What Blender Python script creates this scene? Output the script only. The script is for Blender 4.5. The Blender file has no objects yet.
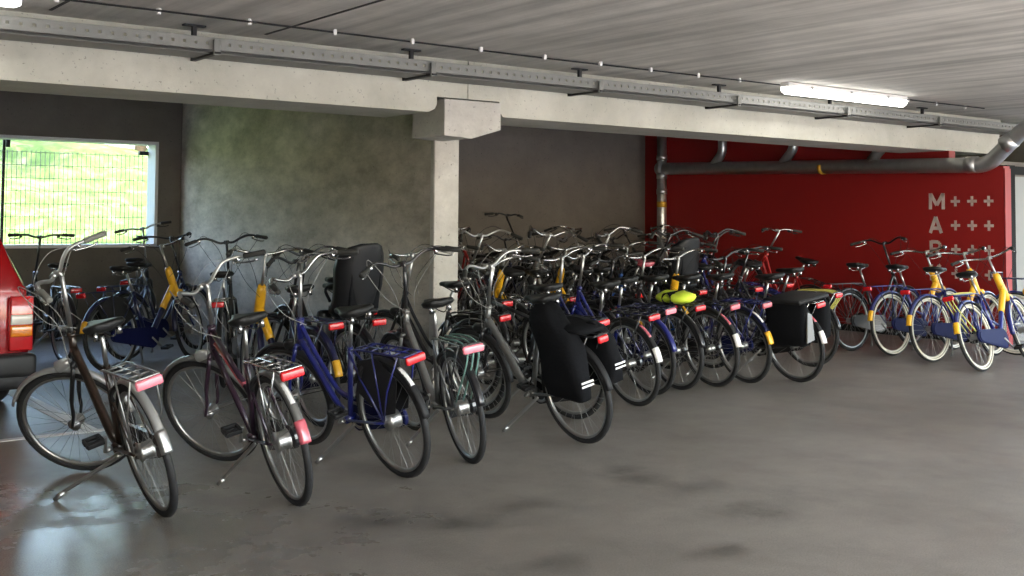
import bpy, bmesh, math, random
from math import sin, cos, pi, radians as R
from mathutils import Vector as V, Matrix as M
random.seed(7)
SC = bpy.context.scene
COL = SC.collection

# ------------------------------------------------------------------ materials
def new_mat(name):
    m = bpy.data.materials.new(name); m.use_nodes = True
    nt = m.node_tree; b = nt.nodes['Principled BSDF']
    return m, nt, b

def plain(name, col, rough=.5, metal=0., coat=0., bump=0., bscale=60, var=.0):
    m, nt, b = new_mat(name)
    b.inputs['Base Color'].default_value = (*col, 1)
    b.inputs['Roughness'].default_value = rough
    b.inputs['Metallic'].default_value = metal
    if coat: b.inputs['Coat Weight'].default_value = coat; b.inputs['Coat Roughness'].default_value = .08
    tc = nt.nodes.new('ShaderNodeTexCoord'); n = nt.nodes.new('ShaderNodeTexNoise')
    n.inputs['Scale'].default_value = bscale; nt.links.new(tc.outputs['Object'], n.inputs['Vector'])
    if var:
        mx = nt.nodes.new('ShaderNodeMix'); mx.data_type = 'RGBA'
        nt.links.new(n.outputs['Fac'], mx.inputs['Factor'])
        mx.inputs['A'].default_value = (*[c*(1-var) for c in col], 1)
        mx.inputs['B'].default_value = (*[min(1, c*(1+var)) for c in col], 1)
        nt.links.new(mx.outputs['Result'], b.inputs['Base Color'])
    if bump:
        bp = nt.nodes.new('ShaderNodeBump'); bp.inputs['Strength'].default_value = bump; bp.inputs['Distance'].default_value = .004
        nt.links.new(n.outputs['Fac'], bp.inputs['Height']); nt.links.new(bp.outputs['Normal'], b.inputs['Normal'])
    return m

def ramp(nt, src, stops):
    r = nt.nodes.new('ShaderNodeValToRGB')
    while len(r.color_ramp.elements) < len(stops): r.color_ramp.elements.new(.5)
    for e, (p, c) in zip(r.color_ramp.elements, stops):
        e.position = p; e.color = (*c, 1) if len(c) == 3 else c
    nt.links.new(src, r.inputs['Fac']); return r.outputs['Color']

def noise(nt, vec, scale, detail=5, rough=.55, dist=0, mapping=None):
    if mapping:
        mp = nt.nodes.new('ShaderNodeMapping'); mp.inputs['Scale'].default_value = mapping
        nt.links.new(vec, mp.inputs['Vector']); vec = mp.outputs['Vector']
    n = nt.nodes.new('ShaderNodeTexNoise'); n.inputs['Scale'].default_value = scale
    n.inputs['Detail'].default_value = detail; n.inputs['Roughness'].default_value = rough; n.inputs['Distortion'].default_value = dist
    nt.links.new(vec, n.inputs['Vector']); return n.outputs['Fac']

def mixc(nt, fac, a, b, mode='MIX'):
    mx = nt.nodes.new('ShaderNodeMix'); mx.data_type = 'RGBA'; mx.blend_type = mode
    for k, s in (('Factor', fac), ('A', a), ('B', b)):
        if isinstance(s, (int, float)): mx.inputs[k].default_value = s
        elif isinstance(s, tuple): mx.inputs[k].default_value = (*s, 1)
        else: nt.links.new(s, mx.inputs[k])
    return mx.outputs['Result']

def g(v): return (v, v, v)

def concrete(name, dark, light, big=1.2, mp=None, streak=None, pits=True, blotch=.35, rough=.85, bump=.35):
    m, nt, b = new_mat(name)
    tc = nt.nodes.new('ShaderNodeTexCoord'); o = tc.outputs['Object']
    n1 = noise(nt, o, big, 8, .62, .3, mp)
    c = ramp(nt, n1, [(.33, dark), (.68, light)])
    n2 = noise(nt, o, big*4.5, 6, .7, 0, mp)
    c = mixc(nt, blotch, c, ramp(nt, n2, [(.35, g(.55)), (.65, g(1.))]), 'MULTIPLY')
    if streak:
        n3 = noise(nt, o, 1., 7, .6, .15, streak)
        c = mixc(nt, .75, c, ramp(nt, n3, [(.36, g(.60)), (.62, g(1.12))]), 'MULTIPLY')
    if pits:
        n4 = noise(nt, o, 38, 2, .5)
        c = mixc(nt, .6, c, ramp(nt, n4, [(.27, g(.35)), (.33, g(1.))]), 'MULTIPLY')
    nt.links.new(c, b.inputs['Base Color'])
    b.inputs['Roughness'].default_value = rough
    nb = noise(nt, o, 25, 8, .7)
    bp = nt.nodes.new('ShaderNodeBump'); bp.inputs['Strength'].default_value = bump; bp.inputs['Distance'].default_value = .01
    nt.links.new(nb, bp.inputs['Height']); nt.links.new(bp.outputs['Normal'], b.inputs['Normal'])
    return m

MT = {}
MT['beam'] = concrete('beam_concrete', (.45, .44, .375), (.60, .585, .51), 1.5, pits=True, blotch=.18)
MT['column'] = concrete('column_concrete', (.46, .44, .40), (.62, .60, .55), 2.5, blotch=.25)
MT['wall'] = concrete('wall_concrete', (.44, .39, .32), (.80, .73, .635), 1.5, mp=(1, .45, 1), blotch=.8)
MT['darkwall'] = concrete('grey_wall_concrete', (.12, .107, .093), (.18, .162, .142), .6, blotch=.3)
MT['ceil'] = concrete('ceiling_concrete', (.54, .52, .47), (.73, .70, .64), .5, streak=(5.5, .28, 1), pits=False, blotch=.25, bump=.5)
MT['joint'] = plain('dark_slab_joint', (.05, .05, .045), .9)  # dark lines marking the joints between ceiling slabs
MT['red'] = plain('red_wall_paint', (.30, .011, .010), .55, var=.06, bscale=2.5, bump=.15)
MT['letter'] = plain('sign_white_paint', (.62, .50, .46), .7)
MT['galv'] = plain('galvanised_steel', (.55, .56, .56), .38, .9, var=.2, bscale=9)
MT['steel'] = plain('tray_steel', (.20, .20, .185), .55, .2, var=.1, bscale=14)
MT['chrome'] = plain('chrome', (.50, .50, .50), .22, 1.)
MT['alu'] = plain('brushed_aluminium', (.42, .42, .41), .36, .95)
MT['silver'] = plain('silver_paint', (.46, .46, .45), .33, .6, coat=.4)
MT['grey'] = plain('grey_paint', (.19, .19, .185), .35, .5, coat=.4)
MT['black'] = plain('black_paint', (.010, .010, .012), .28, 0, coat=.6)
MT['matte'] = plain('black_plastic', (.016, .016, .017), .5)
MT['brown'] = plain('dark_brown_paint', (.030, .017, .011), .3, .2, coat=.5)
MT['purple'] = plain('aubergine_paint', (.028, .012, .026), .28, .1, coat=.6)
MT['blue'] = plain('royal_blue_paint', (.007, .012, .135), .3, 0, coat=.7)
MT['navy'] = plain('navy_paint', (.006, .009, .05), .3, 0, coat=.7)
MT['sky'] = plain('bright_blue_paint', (.008, .07, .32), .3, 0, coat=.6)
MT['yellow'] = plain('yellow_paint', (.83, .44, .015), .4, 0, coat=.4)
MT['redpaint'] = plain('red_frame_paint', (.35, .012, .012), .3, 0, coat=.6)
MT['white'] = plain('white_plastic', (.72, .70, .68), .4)
MT['cream'] = plain('cream_rubber', (.62, .59, .50), .6)
MT['rubber'] = plain('tyre_rubber', (.020, .020, .021), .65, bump=.3, bscale=120)
MT['greyrub'] = plain('worn_tyre_rubber', (.055, .053, .050), .75, bump=.3, bscale=120)
MT['leather'] = plain('saddle_vinyl', (.010, .010, .010), .45, bump=.15, bscale=90)
MT['grip'] = plain('grip_rubber', (.03, .03, .028), .6, bump=.3, bscale=150)
MT['greygrip'] = plain('grey_grip_rubber', (.17, .17, .15), .6, bump=.3, bscale=150)
MT['caseblue'] = plain('blue_plastic', (.006, .009, .055), .6)
MT['cloth'] = plain('bag_fabric', (.007, .0075, .009), .9, bump=.5, bscale=45)
MT['reflect'] = plain('reflective_tape', (.75, .75, .75), .3)
MT['hivis'] = plain('hi_vis_fabric', (.62, .78, .05), .6, bump=.4, bscale=30)
MT['pinkred'] = plain('faded_pink_reflector', (.50, .10, .13), .25, coat=.6)
MT['cable'] = plain('cable_sheath', (.28, .28, .27), .4)
MT['strap'] = plain('green_strap', (.16, .30, .26), .6)
MT['ystrap'] = plain('yellow_strap', (.55, .52, .12), .6)
MT['seatgrey'] = plain('child_seat_plastic', (.009, .0095, .011), .42)
MT['carred'] = plain('car_red_paint', (.34, .006, .010), .22, .1, coat=1.)
MT['carplastic'] = plain('car_black_plastic', (.022, .022, .024), .5)
MT['glass'] = plain('dark_car_glass', (.012, .015, .016), .06)
MT['frame_white'] = plain('white_window_reveal', (.70, .70, .72), .6)
MT['wire'] = plain('fence_wire', (.30, .31, .27), .5, .3)
for k, v_ in (('caseblue', .15), ('matte', .25), ('leather', .25), ('cloth', .12), ('seatgrey', .25), ('rubber', .3), ('grip', .25), ('gap_base', .1)):
    if k in MT: MT[k].node_tree.nodes['Principled BSDF'].inputs['Specular IOR Level'].default_value = v_
MT['line'] = plain('road_marking_paint', (.85, .85, .83), .6, var=.25, bscale=30)
MT['greydoor'] = plain('grey_door_paint', (.20, .195, .18), .5, var=.05, bscale=3)
MT['gap_base'] = plain('black_shade_gap_and_baseboard', (.006, .006, .006), .95)  # near-black paints in the shade of a gap; the baseboard shares it
MT['ylabel'] = plain('yellow_sticker', (.60, .36, .04), .5)
MT['bark'] = plain('bark', (.10, .07, .045), .9, bump=.6, bscale=12)
MT['paving'] = plain('light_paving', (.55, .53, .50), .9, var=.15, bscale=1.5)

def lens(name, col, em=0):
    m, nt, b = new_mat(name)
    b.inputs['Base Color'].default_value = (*col, 1); b.inputs['Roughness'].default_value = .12
    b.inputs['Coat Weight'].default_value = .8
    w = nt.nodes.new('ShaderNodeTexWave'); w.inputs['Scale'].default_value = 40
    tc = nt.nodes.new('ShaderNodeTexCoord'); nt.links.new(tc.outputs['Object'], w.inputs['Vector'])
    bp = nt.nodes.new('ShaderNodeBump'); bp.inputs['Strength'].default_value = .25; bp.inputs['Distance'].default_value = .003
    nt.links.new(w.outputs['Fac'], bp.inputs['Height']); nt.links.new(bp.outputs['Normal'], b.inputs['Normal'])
    return m
MT['redlens'] = lens('red_lens', (.62, .015, .02))
MT['pinklens'] = lens('pink_lens', (.85, .22, .28))
MT['amber'] = lens('amber_lens', (.85, .25, .01))
MT['clear'] = lens('clear_lens', (.70, .68, .62))

def lampmat():
    m, nt, b = new_mat('lit_tube_cover')
    b.inputs['Base Color'].default_value = (.9, .9, .9, 1)
    b.inputs['Emission Color'].default_value = (1, .98, .93, 1); b.inputs['Emission Strength'].default_value = 5
    return m
MT['lamp'] = lampmat()

STAINS = [(4.57, 4.77, 0.3), (4.6, 4.4, 0.28), (4.49, 3.95, 0.3), (2.93, 4.84, 0.35), (3.12, 4.59, 0.3), (3.63, 4.69, 0.25), (3.85, 3.51, 0.22), (3.1, 3.83, 0.25), (4.62, 4.99, 0.22), (4.54, 3.79, 0.2)]
def floor_mat():
    m, nt, b = new_mat('worn_floor_coating')
    tc = nt.nodes.new('ShaderNodeTexCoord'); o = tc.outputs['Object']
    base = ramp(nt, noise(nt, o, .35, 7, .6, .3), [(.35, (.200, .178, .152)), (.66, (.275, .250, .218))])
    grain = ramp(nt, noise(nt, o, 130, 3, .7), [(.32, g(.5)), (.68, g(1.35))])
    c = mixc(nt, .8, base, grain, 'MULTIPLY')
    # elongated damp / dirt stains
    st = ramp(nt, noise(nt, o, 1.1, 8, .72, .25, (1.5, .8, 1)), [(.50, g(1.)), (.68, g(.7))])
    c = mixc(nt, .75, c, st, 'MULTIPLY')
    fine = ramp(nt, noise(nt, o, 5., 6, .7), [(.35, g(.86)), (.65, g(1.06))])
    c = mixc(nt, .8, c, fine, 'MULTIPLY')
    # a trail of soft oil stains across the lane
    dn = noise(nt, o, 3.2, 7, .75)
    for sx, sy, sr in STAINS:
        m1 = nt.nodes.new('ShaderNodeMapping'); m1.inputs['Location'].default_value = (-sx/sr, -sy/sr*1.5, 0); m1.inputs['Scale'].default_value = (1/sr, 1.5/sr, 1); nt.links.new(o, m1.inputs['Vector'])
        l1 = nt.nodes.new('ShaderNodeVectorMath'); l1.operation = 'LENGTH'; nt.links.new(m1.outputs['Vector'], l1.inputs[0])
        a1 = nt.nodes.new('ShaderNodeMath'); a1.operation = 'MULTIPLY_ADD'; nt.links.new(dn, a1.inputs[0]); a1.inputs[1].default_value = 3.0; nt.links.new(l1.outputs['Value'], a1.inputs[2])
        m2 = nt.nodes.new('ShaderNodeMapRange'); nt.links.new(a1.outputs[0], m2.inputs['Value']); m2.inputs['From Min'].default_value = 1.5; m2.inputs['From Max'].default_value = 2.5; m2.inputs['To Min'].default_value = .50; m2.inputs['To Max'].default_value = 1
        cc_ = nt.nodes.new('ShaderNodeCombineColor')
        for k in range(3): nt.links.new(m2.outputs['Result'], cc_.inputs[k])
        c = mixc(nt, 1., c, cc_.outputs['Color'], 'MULTIPLY')
    nt.links.new(c, b.inputs['Base Color'])
    rr = nt.nodes.new('ShaderNodeMapRange'); nt.links.new(noise(nt, o, .8, 5, .6), rr.inputs['Value'])
    rr.inputs['From Min'].default_value = .35; rr.inputs['From Max'].default_value = .68
    rr.inputs['To Min'].default_value = .34; rr.inputs['To Max'].default_value = .5
    nt.links.new(rr.outputs['Result'], b.inputs['Roughness'])
    # wet puddle with a ragged outline on the floor before the leftmost bicycle
    mp = nt.nodes.new('ShaderNodeMapping'); mp.inputs['Location'].default_value = (-1.5, -5.1, 0); nt.links.new(o, mp.inputs['Vector'])
    ln = nt.nodes.new('ShaderNodeVectorMath'); ln.operation = 'LENGTH'; nt.links.new(mp.outputs['Vector'], ln.inputs[0])
    ad = nt.nodes.new('ShaderNodeMath'); ad.operation = 'MULTIPLY_ADD'; nt.links.new(noise(nt, o, 2.2, 6, .65), ad.inputs[0]); ad.inputs[1].default_value = 5.5; nt.links.new(ln.outputs['Value'], ad.inputs[2])
    wr = nt.nodes.new('ShaderNodeMapRange'); nt.links.new(ad.outputs[0], wr.inputs['Value'])
    wr.inputs['From Min'].default_value = 3.2; wr.inputs['From Max'].default_value = 4.2; wr.inputs['To Min'].default_value = 1; wr.inputs['To Max'].default_value = 0
    mw_ = nt.nodes.new('ShaderNodeMix'); nt.links.new(wr.outputs['Result'], mw_.inputs['Factor']); nt.links.new(rr.outputs['Result'], mw_.inputs['A']); mw_.inputs['B'].default_value = .17
    nt.links.new(mw_.outputs['Result'], b.inputs['Roughness'])
    bp = nt.nodes.new('ShaderNodeBump'); bp.inputs['Distance'].default_value = .005
    bs = nt.nodes.new('ShaderNodeMapRange'); nt.links.new(wr.outputs['Result'], bs.inputs['Value']); bs.inputs['To Min'].default_value = .35; bs.inputs['To Max'].default_value = .12; nt.links.new(bs.outputs['Result'], bp.inputs['Strength'])
    nt.links.new(noise(nt, o, 60, 5, .75), bp.inputs['Height']); nt.links.new(bp.outputs['Normal'], b.inputs['Normal'])
    return m
MT['floor'] = floor_mat()

def grass_mat():
    m, nt, b = new_mat('grass_bank')
    tc = nt.nodes.new('ShaderNodeTexCoord'); o = tc.outputs['Object']
    c = ramp(nt, noise(nt, o, 2.2, 8, .8, .5), [(.36, (.030, .070, .006)), (.5, (.065, .12, .014)), (.64, (.17, .21, .09))])
    nt.links.new(c, b.inputs['Base Color']); b.inputs['Roughness'].default_value = .9
    return m
MT['grass'] = grass_mat()
MT['leaf'] = plain('leaf_green', (.16, .30, .05), .6, var=.5, bscale=2)

# ------------------------------------------------------------------ mesh building
class MB:
    def __init__(s): s.v = []; s.f = []; s.smooth = []
    def add(s, vs, fs, smooth=True):
        o = len(s.v); s.v += [tuple(p) for p in vs]
        s.f += [tuple(i+o for i in f) for f in fs]; s.smooth += [smooth]*len(fs); return s
    def box(s, c, d, rot=None, bevel=0., seg=2, taper=None):
        bm = bmesh.new(); bmesh.ops.create_cube(bm, size=1)
        for v in bm.verts:
            v.co = V((v.co.x*d[0], v.co.y*d[1], v.co.z*d[2]))
            if taper and v.co.z > 0: v.co.x *= taper[0]; v.co.y *= taper[1]
        if bevel: bmesh.ops.bevel(bm, geom=bm.edges[:]+bm.verts[:], offset=bevel, segments=seg, affect='EDGES', profile=.5)
        mt = M.Translation(c) @ (rot.to_4x4() if rot else M.Identity(4))
        bm.verts.index_update()
        s.add([mt @ v.co for v in bm.verts], [[v.index for v in f.verts] for f in bm.faces], bool(bevel))
        bm.free(); return s
    def tube(s, pts, r, n=8, closed=False, cap=True, flat=None):
        pts = [V(p) for p in pts]; k = len(pts)
        rr = r if isinstance(r, (list, tuple)) else [r]*k
        tang = []
        for i in range(k):
            if closed: t = pts[(i+1) % k]-pts[i-1]
            else: t = pts[min(i+1, k-1)]-pts[max(i-1, 0)]
            tang.append(t.normalized())
        up = V((1, 0, 0)) if abs(tang[0].x) < .9 else V((0, 0, 1))
        nrm = (up-tang[0]*up.dot(tang[0])).normalized(); vs = []
        for i in range(k):
            nrm = (nrm-tang[i]*nrm.dot(tang[i])).normalized(); bn = tang[i].cross(nrm)
            for j in range(n):
                a = 2*pi*j/n; f = flat or 1.
                vs.append(pts[i]+nrm*cos(a)*rr[i]*f+bn*sin(a)*rr[i])
        fs = []
        for i in range(k if closed else k-1):
            a = i*n; b = ((i+1) % k)*n
            for j in range(n): fs.append((a+j, a+(j+1) % n, b+(j+1) % n, b+j))
        if cap and not closed: fs += [tuple(range(n))[::-1], tuple(range((k-1)*n, k*n))]
        return s.add(vs, fs)
    def ring(s, c, Rad, prof, n=40, a0=0, a1=2*pi, closed=True):
        """profile [(x, dr)] swept about the x axis through c (wheel-like)"""
        vs = []; m = len(prof); k = n if closed else n+1
        for i in range(k):
            a = a0+(a1-a0)*i/n
            for x, d in prof: vs.append((c[0]+x, c[1]+(Rad+d)*cos(a), c[2]+(Rad+d)*sin(a)))
        fs = []
        for i in range(n):
            A = i*m; B = ((i+1) % k)*m
            for j in range(m): fs.append((A+j, A+(j+1) % m, B+(j+1) % m, B+j))
        if not closed: fs += [tuple(range(m)), tuple(range((k-1)*m, k*m))[::-1]]
        return s.add(vs, fs)
    def prism(s, poly, axis, a, b, smooth=False):
        """poly in the two other axes, extruded along axis from a to b"""
        def P(p, t):
            return {'x': (t, p[0], p[1]), 'y': (p[0], t, p[1]), 'z': (p[0], p[1], t)}[axis]
        n = len(poly); vs = [P(p, a) for p in poly]+[P(p, b) for p in poly]
        fs = [tuple(range(n)), tuple(range(n, 2*n))[::-1]]+[(i, n+i, n+(i+1) % n, (i+1) % n) for i in range(n)]
        return s.add(vs, fs, smooth)
    def rows(s, rows, closed_u=True, caps=True):
        m = len(rows[0]); vs = [p for r in rows for p in r]; fs = []
        for i in range(len(rows)-1):
            for j in range(m if closed_u else m-1):
                fs.append((i*m+j, i*m+(j+1) % m, (i+1)*m+(j+1) % m, (i+1)*m+j))
        if caps and closed_u: fs += [tuple(range(m))[::-1], tuple(range((len(rows)-1)*m, len(rows)*m))]
        return s.add(vs, fs)
    def mesh(s, name):
        me = bpy.data.meshes.new(name); me.from_pydata(s.v, [], s.f)
        bm = bmesh.new(); bm.from_mesh(me); bmesh.ops.recalc_face_normals(bm, faces=bm.faces[:]); bm.to_mesh(me); bm.free()
        me.polygons.foreach_set('use_smooth', s.smooth[:len(me.polygons)] if len(me.polygons) == len(s.smooth) else [True]*len(me.polygons))
        me.materials.append(None); me.update(); return me

CACHE = {}
def put(name, key, build, mat, parent=None, mtx=None):
    """link one object; its mesh data is shared by key, its material sits on the object"""
    if key not in CACHE or key is None:
        mb = MB(); build(mb); me = mb.mesh(name)
        if key is not None: CACHE[key] = me
    else: me = CACHE[key]
    o = bpy.data.objects.new(name, me); COL.objects.link(o)
    o.material_slots[0].link = 'OBJECT'; o.material_slots[0].material = MT[mat] if isinstance(mat, str) else mat
    if parent: o.parent = parent
    if mtx is not None: o.matrix_local = mtx
    return o

def root(name, label, cat, loc=(0, 0, 0), rot=(0, 0, 0), group=None):
    o = bpy.data.objects.new(name, None); COL.objects.link(o); o.empty_display_size = .2
    o.location = loc; o.rotation_euler = rot; o['label'] = label; o['category'] = cat
    if group: o['group'] = group
    return o
def tag(o, label, cat, group=None):
    o['label'] = label; o['category'] = cat
    if group: o['group'] = group
    return o
def struct(name, build, mat, label=None, parent=None):
    o = put(name, None, build, mat, parent)
    if not parent: o['kind'] = 'structure'
    if label: o['label'] = label
    return o

# ------------------------------------------------------------------ the garage (x along the beam, y into the bays)
H = 2.86; HB = 3.0; BF = 7.91; BB_ = 8.62; BZ = 2.396; WV = 14.4; DU = 5.44; BV = 13.43; RU = 12.97
struct('floor', lambda m: m.box((6.5, 6.4, -.1), (20.6, 17.2, .2)), 'floor')
struct('ground_outside', lambda m: m.box((5, -20.2, -.12), (80, 36, .2)), 'paving')
struct('ceiling', lambda m: (m.box((6.4, 3.05, H+.15), (20.4, 10.5, .3)), m.box((6.4, 11.65, HB+.15), (20.4, 6.7, .3))), 'ceil')
for k, x in enumerate((.45, 2.0, 3.535)):
    struct('trim_%d' % (k+1), lambda m: m.box((x, 3.4, H-.002), (.022, 8.6, .006)), 'joint', 'dark joint line between ceiling slabs')
def beam_l(m):
    m.prism([(-3.7, BZ), (5.12, BZ), (5.18, BZ+.03), (5.2, BZ+.07), (5.2, 2.53), (5.515, 2.53), (5.515, H), (-3.7, H)], 'y', BF, BB_); m.box((.9, (8.3+BB_)/2, (H+HB)/2), (9.2, BB_-8.3, HB-H))
def beam_r(m):
    m.prism([(5.525, 2.53), (5.86, 2.53), (5.86, BZ+.05), (5.90, BZ), (13.92, BZ), (14.05, BZ+.06), (14.15, BZ+.2), (14.2, H), (5.525, H)], 'y', BF, BB_); m.box((9.8, (8.3+BB_)/2, (H+HB)/2), (8.5, BB_-8.3, HB-H))
struct('beam_left', beam_l, 'beam', 'long pale concrete ceiling beam left of the column')
struct('beam_right', beam_r, 'beam', 'long pale concrete ceiling beam right of the column')
struct('column_corbel', lambda m: m.prism([(5.24, 2.2), (5.52, 2.185), (5.83, 2.275), (5.83, 2.51), (5.24, 2.51)], 'y', BF-.06, 8.36), 'column')
struct('column', lambda m: m.box((5.57, 8.335, 1.105), (.262, .07, 2.21), bevel=.008), 'column', 'pale square concrete column under the beam')
struct('wall_divider', lambda m: m.box((5.57, 11.385, HB/2), (.25, 6.03, HB)), 'wall', 'mottled grey-green concrete wall between the two bays')
# window wall of the left bay
WX0, WX1, WZ0, WZ1 = .9, 5.14, 1.10, 2.47
def wall_win(m):
    y = WV+.15; t = .3
    m.box(((-3.7+WX0)/2, y, HB/2), (WX0+3.7, t, HB)); m.box(((WX1+5.6)/2, y, HB/2), (5.6-WX1, t, HB))
    m.box(((WX0+WX1)/2, y, WZ0/2), (WX1-WX0, t, WZ0)); m.box(((WX0+WX1)/2, y, (WZ1+HB)/2), (WX1-WX0, t, HB-WZ1))
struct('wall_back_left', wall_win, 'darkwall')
wf = struct('window_1', lambda m: (m.box((WX1-.02, WV+.16, (WZ0+WZ1)/2), (.04, .30, WZ1-WZ0-.04)), m.box((WX0+.02, WV+.16, (WZ0+WZ1)/2), (.04, .30, WZ1-WZ0-.04)),
            m.box(((WX0+WX1)/2, WV+.16, WZ1-.02), (WX1-WX0, .30, .04)), m.box(((WX0+WX1)/2, WV+.16, WZ0+.02), (WX1-WX0, .30, .04))), 'frame_white', 'open window hole with white reveal')
def bars(m):
    n = 74
    for i in range(n):
        x = WX0+.06+(WX1-WX0-.16)*i/(n-1); m.tube([(x, WV+.33, WZ0+.03), (x, WV+.33, WZ1-.16)], .0042, 4)
    for i in range(8):
        z = WZ0+.06+(WZ1-WZ0-.24)*i/7; m.tube([(WX0+.05, WV+.338, z), (WX1-.06, WV+.338, z)], .003, 4)
fp = root('fence_panel', 'welded wire mesh panel filling the bright window opening', 'fence', (3, WV+.33, WZ0))
fo = M.Translation((-3, -WV-.33, -WZ0))
put('wire_mesh', None, bars, 'wire', fp, fo)
for x in (3.33,):
    put('post', None, lambda m: m.box((x, WV+.36, (WZ0+WZ1)/2), (.03, .03, WZ1-WZ0-.05)), 'matte', fp, fo)
for x, z in ((3.36, 2.40), (5.05, 2.33), (5.05, 1.22)):
    put('clamp', None, lambda m: m.box((x, WV+.31, z), (.14 if x > 5 else .05, .07, .05 if x > 5 else .12), bevel=.006), 'matte', fp, fo)
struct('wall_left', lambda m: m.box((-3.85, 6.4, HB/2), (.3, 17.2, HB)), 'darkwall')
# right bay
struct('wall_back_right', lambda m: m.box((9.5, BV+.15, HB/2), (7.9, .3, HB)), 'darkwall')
rw = struct('wall_red', lambda m: (m.box((RU+.07, 11.03, HB/2), (.14, 4.82, HB)), m.box((RU+.07, 8.27, BZ/2), (.14, .70, BZ)), m.box((RU+.07, 7.56, 1.09), (.14, .72, 2.18))), 'red', 'red painted wall with pale letters and plus signs')
struct('trim_4', lambda m: m.box((RU+.065, 7.187, 1.08), (.135, .012, 2.14)), 'red', 'bright red end edge of the red wall')
struct('baseboard_red', lambda m: m.box((RU-.006, 10.31, .045), (.012, 6.2, .09)), 'gap_base')
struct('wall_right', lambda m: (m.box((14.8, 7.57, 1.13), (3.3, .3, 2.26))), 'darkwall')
struct('door_1', lambda m: (m.box((13.24, 7.30, 1.1), (.18, .1, 2.2)), m.box((13.9, 7.39, 2.15), (1.5, .06, .10))), 'gap_base', 'dark door frame, black for the shaded gap beside the red wall')  # dark strip stands for the shaded gap at the red wall's end
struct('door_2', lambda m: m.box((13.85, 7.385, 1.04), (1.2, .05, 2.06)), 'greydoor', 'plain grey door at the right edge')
struct('wall_light_stop', lambda m: m.box((-2.2, -2.05, H/2), (3., .3, H)), 'darkwall')  # unseen wall behind the camera, added to keep daylight off the left side
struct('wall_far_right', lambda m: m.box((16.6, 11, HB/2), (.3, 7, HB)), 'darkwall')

# lettering on the red wall: rows M A R K with three plus signs each
def strokes(m, segs, w, hgt, t=.028):
    for (a, b) in segs:
        a = V((a[0]*w, a[1]*hgt)); b = V((b[0]*w, b[1]*hgt)); d = (b-a).normalized()
        nn = V((-d.y, d.x))*t/2; poly = [a-nn, b-nn, b+nn, a+nn]
        m.prism([(p.x, p.y) for p in poly], 'z', 0, .002)
def arcs(cx, cy, rx, ry, a0, a1, n=7):
    P = [(cx+rx*cos(R(a0+(a1-a0)*i/n)), cy+ry*sin(R(a0+(a1-a0)*i/n))) for i in range(n+1)]
    return list(zip(P[:-1], P[1:]))
GL = {'M': [((.06, 0), (.06, 1)), ((.94, 0), (.94, 1)), ((.08, .97), (.5, .25)), ((.92, .97), (.5, .25))],
      'A': [((.04, 0), (.5, 1)), ((.96, 0), (.5, 1)), ((.2, .3), (.8, .3))],
      'R': [((.1, 0), (.1, 1)), ((.1, .93), (.55, .93)), ((.1, .46), (.55, .46)), ((.5, .46), (.9, 0))]+arcs(.55, .695, .3, .235, -90, 90),
      'K': [((.1, 0), (.1, 1)), ((.12, .38), (.85, 1)), ((.3, .52), (.9, 0))]}
WM = M(((0, 0, -1, 0), (-1, 0, 0, 0), (0, 1, 0, 0), (0, 0, 0, 1)))   # wall axes: text x -> -y, text y -> z, depth -> -x
for r, ch in enumerate('MARK'):
    zb = 1.655-.303*r
    put('letter', None, lambda m: strokes(m, GL[ch], .205 if ch == 'M' else .17, .205, .044), 'letter', rw, M.Translation((RU-.001, 8.20, zb)) @ WM)
    for yc in (7.84, 7.615, 7.395):
        put('plus_sign', 'plus', lambda m: strokes(m, [((-.5, 0), (.5, 0)), ((0, -.5), (0, .5))], .125, .125, .034), 'letter', rw, M.Translation((RU-.0012, yc, zb+.1)) @ WM)

# parking lines on the floor
struct('trim_5', lambda m: m.box((1.2, 8.03, .002), (3.2, .085, .004)), 'line', 'white painted parking line behind the red car')
struct('trim_6', lambda m: m.box((2.42, 9.6, .002), (.13, 3.05, .004)), 'line', 'white painted bay line beside the red car')

# ------------------------------------------------------------------ ceiling services
tray = root('cable_tray', 'long perforated grey steel cable tray under the ceiling along the beam', 'cable tray', (5, 7.6, 2.66))
to = M.Translation((-5, -7.6, -2.66))
def rail(m):
    x0, x1, y = -3.6, 14.6, 7.50
    # perforated front rail: strips with slots between them
    m.box(((x0+x1)/2, y, 2.690), (x1-x0, .004, .032)); m.box(((x0+x1)/2, y, 2.741), (x1-x0, .004, .030))
    n = int((x1-x0)/.082)
    for i in range(n+1): m.box((x0+i*.082, y, 2.716), (.062, .004, .022))
    m.box(((x0+x1)/2, y+.012, 2.673), (x1-x0, .028, .004)); m.box(((x0+x1)/2, y+.006, 2.757), (x1-x0, .016, .004))
put('front_rail', None, rail, 'steel', tray, to)
put('tray_floor', None, lambda m: (m.box((5.5, 7.69, 2.654), (18.2, .30, .004)), m.box((5.5, 7.84, 2.705), (18.2, .004, .10))), 'steel', tray, to)
for i, x in enumerate((3.06, 4.87, 6.66, 8.5, 10.28, 12.05)):
    b = root('tray_bracket', 'steel bracket holding the cable tray, %s' % ['above the left bay window corner', 'just left of the column', 'just right of the column', 'above the vertical pipe', 'below the right lit lamp', 'at the right end near the pipe bend'][i],
             'bracket', (x, 7.66, 2.64), group='cable tray brackets')
    put('arm', 'br_arm', lambda m: m.prism([(-.22, .0), (.245, -.005), (.245, .055), (.2, .055), (-.22, .012)], 'x', -.02, .02), 'matte', b)
    put('hook', 'br_hook', lambda m: m.box((0, -.195, .045), (.05, .02, .11), bevel=.004), 'steel', b)
    put('hanger', 'br_hang', lambda m: (m.box((-.10, -.02, .165), (.03, .03, .1)), m.box((-.10, -.02, .212), (.16, .05, .012))), 'matte', b)
cb = root('ceiling_cable', 'thin dark electric cable clipped along the concrete ceiling', 'cable', (5, 7.2, H))
co = M.Translation((-5, -7.2, -H))
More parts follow.
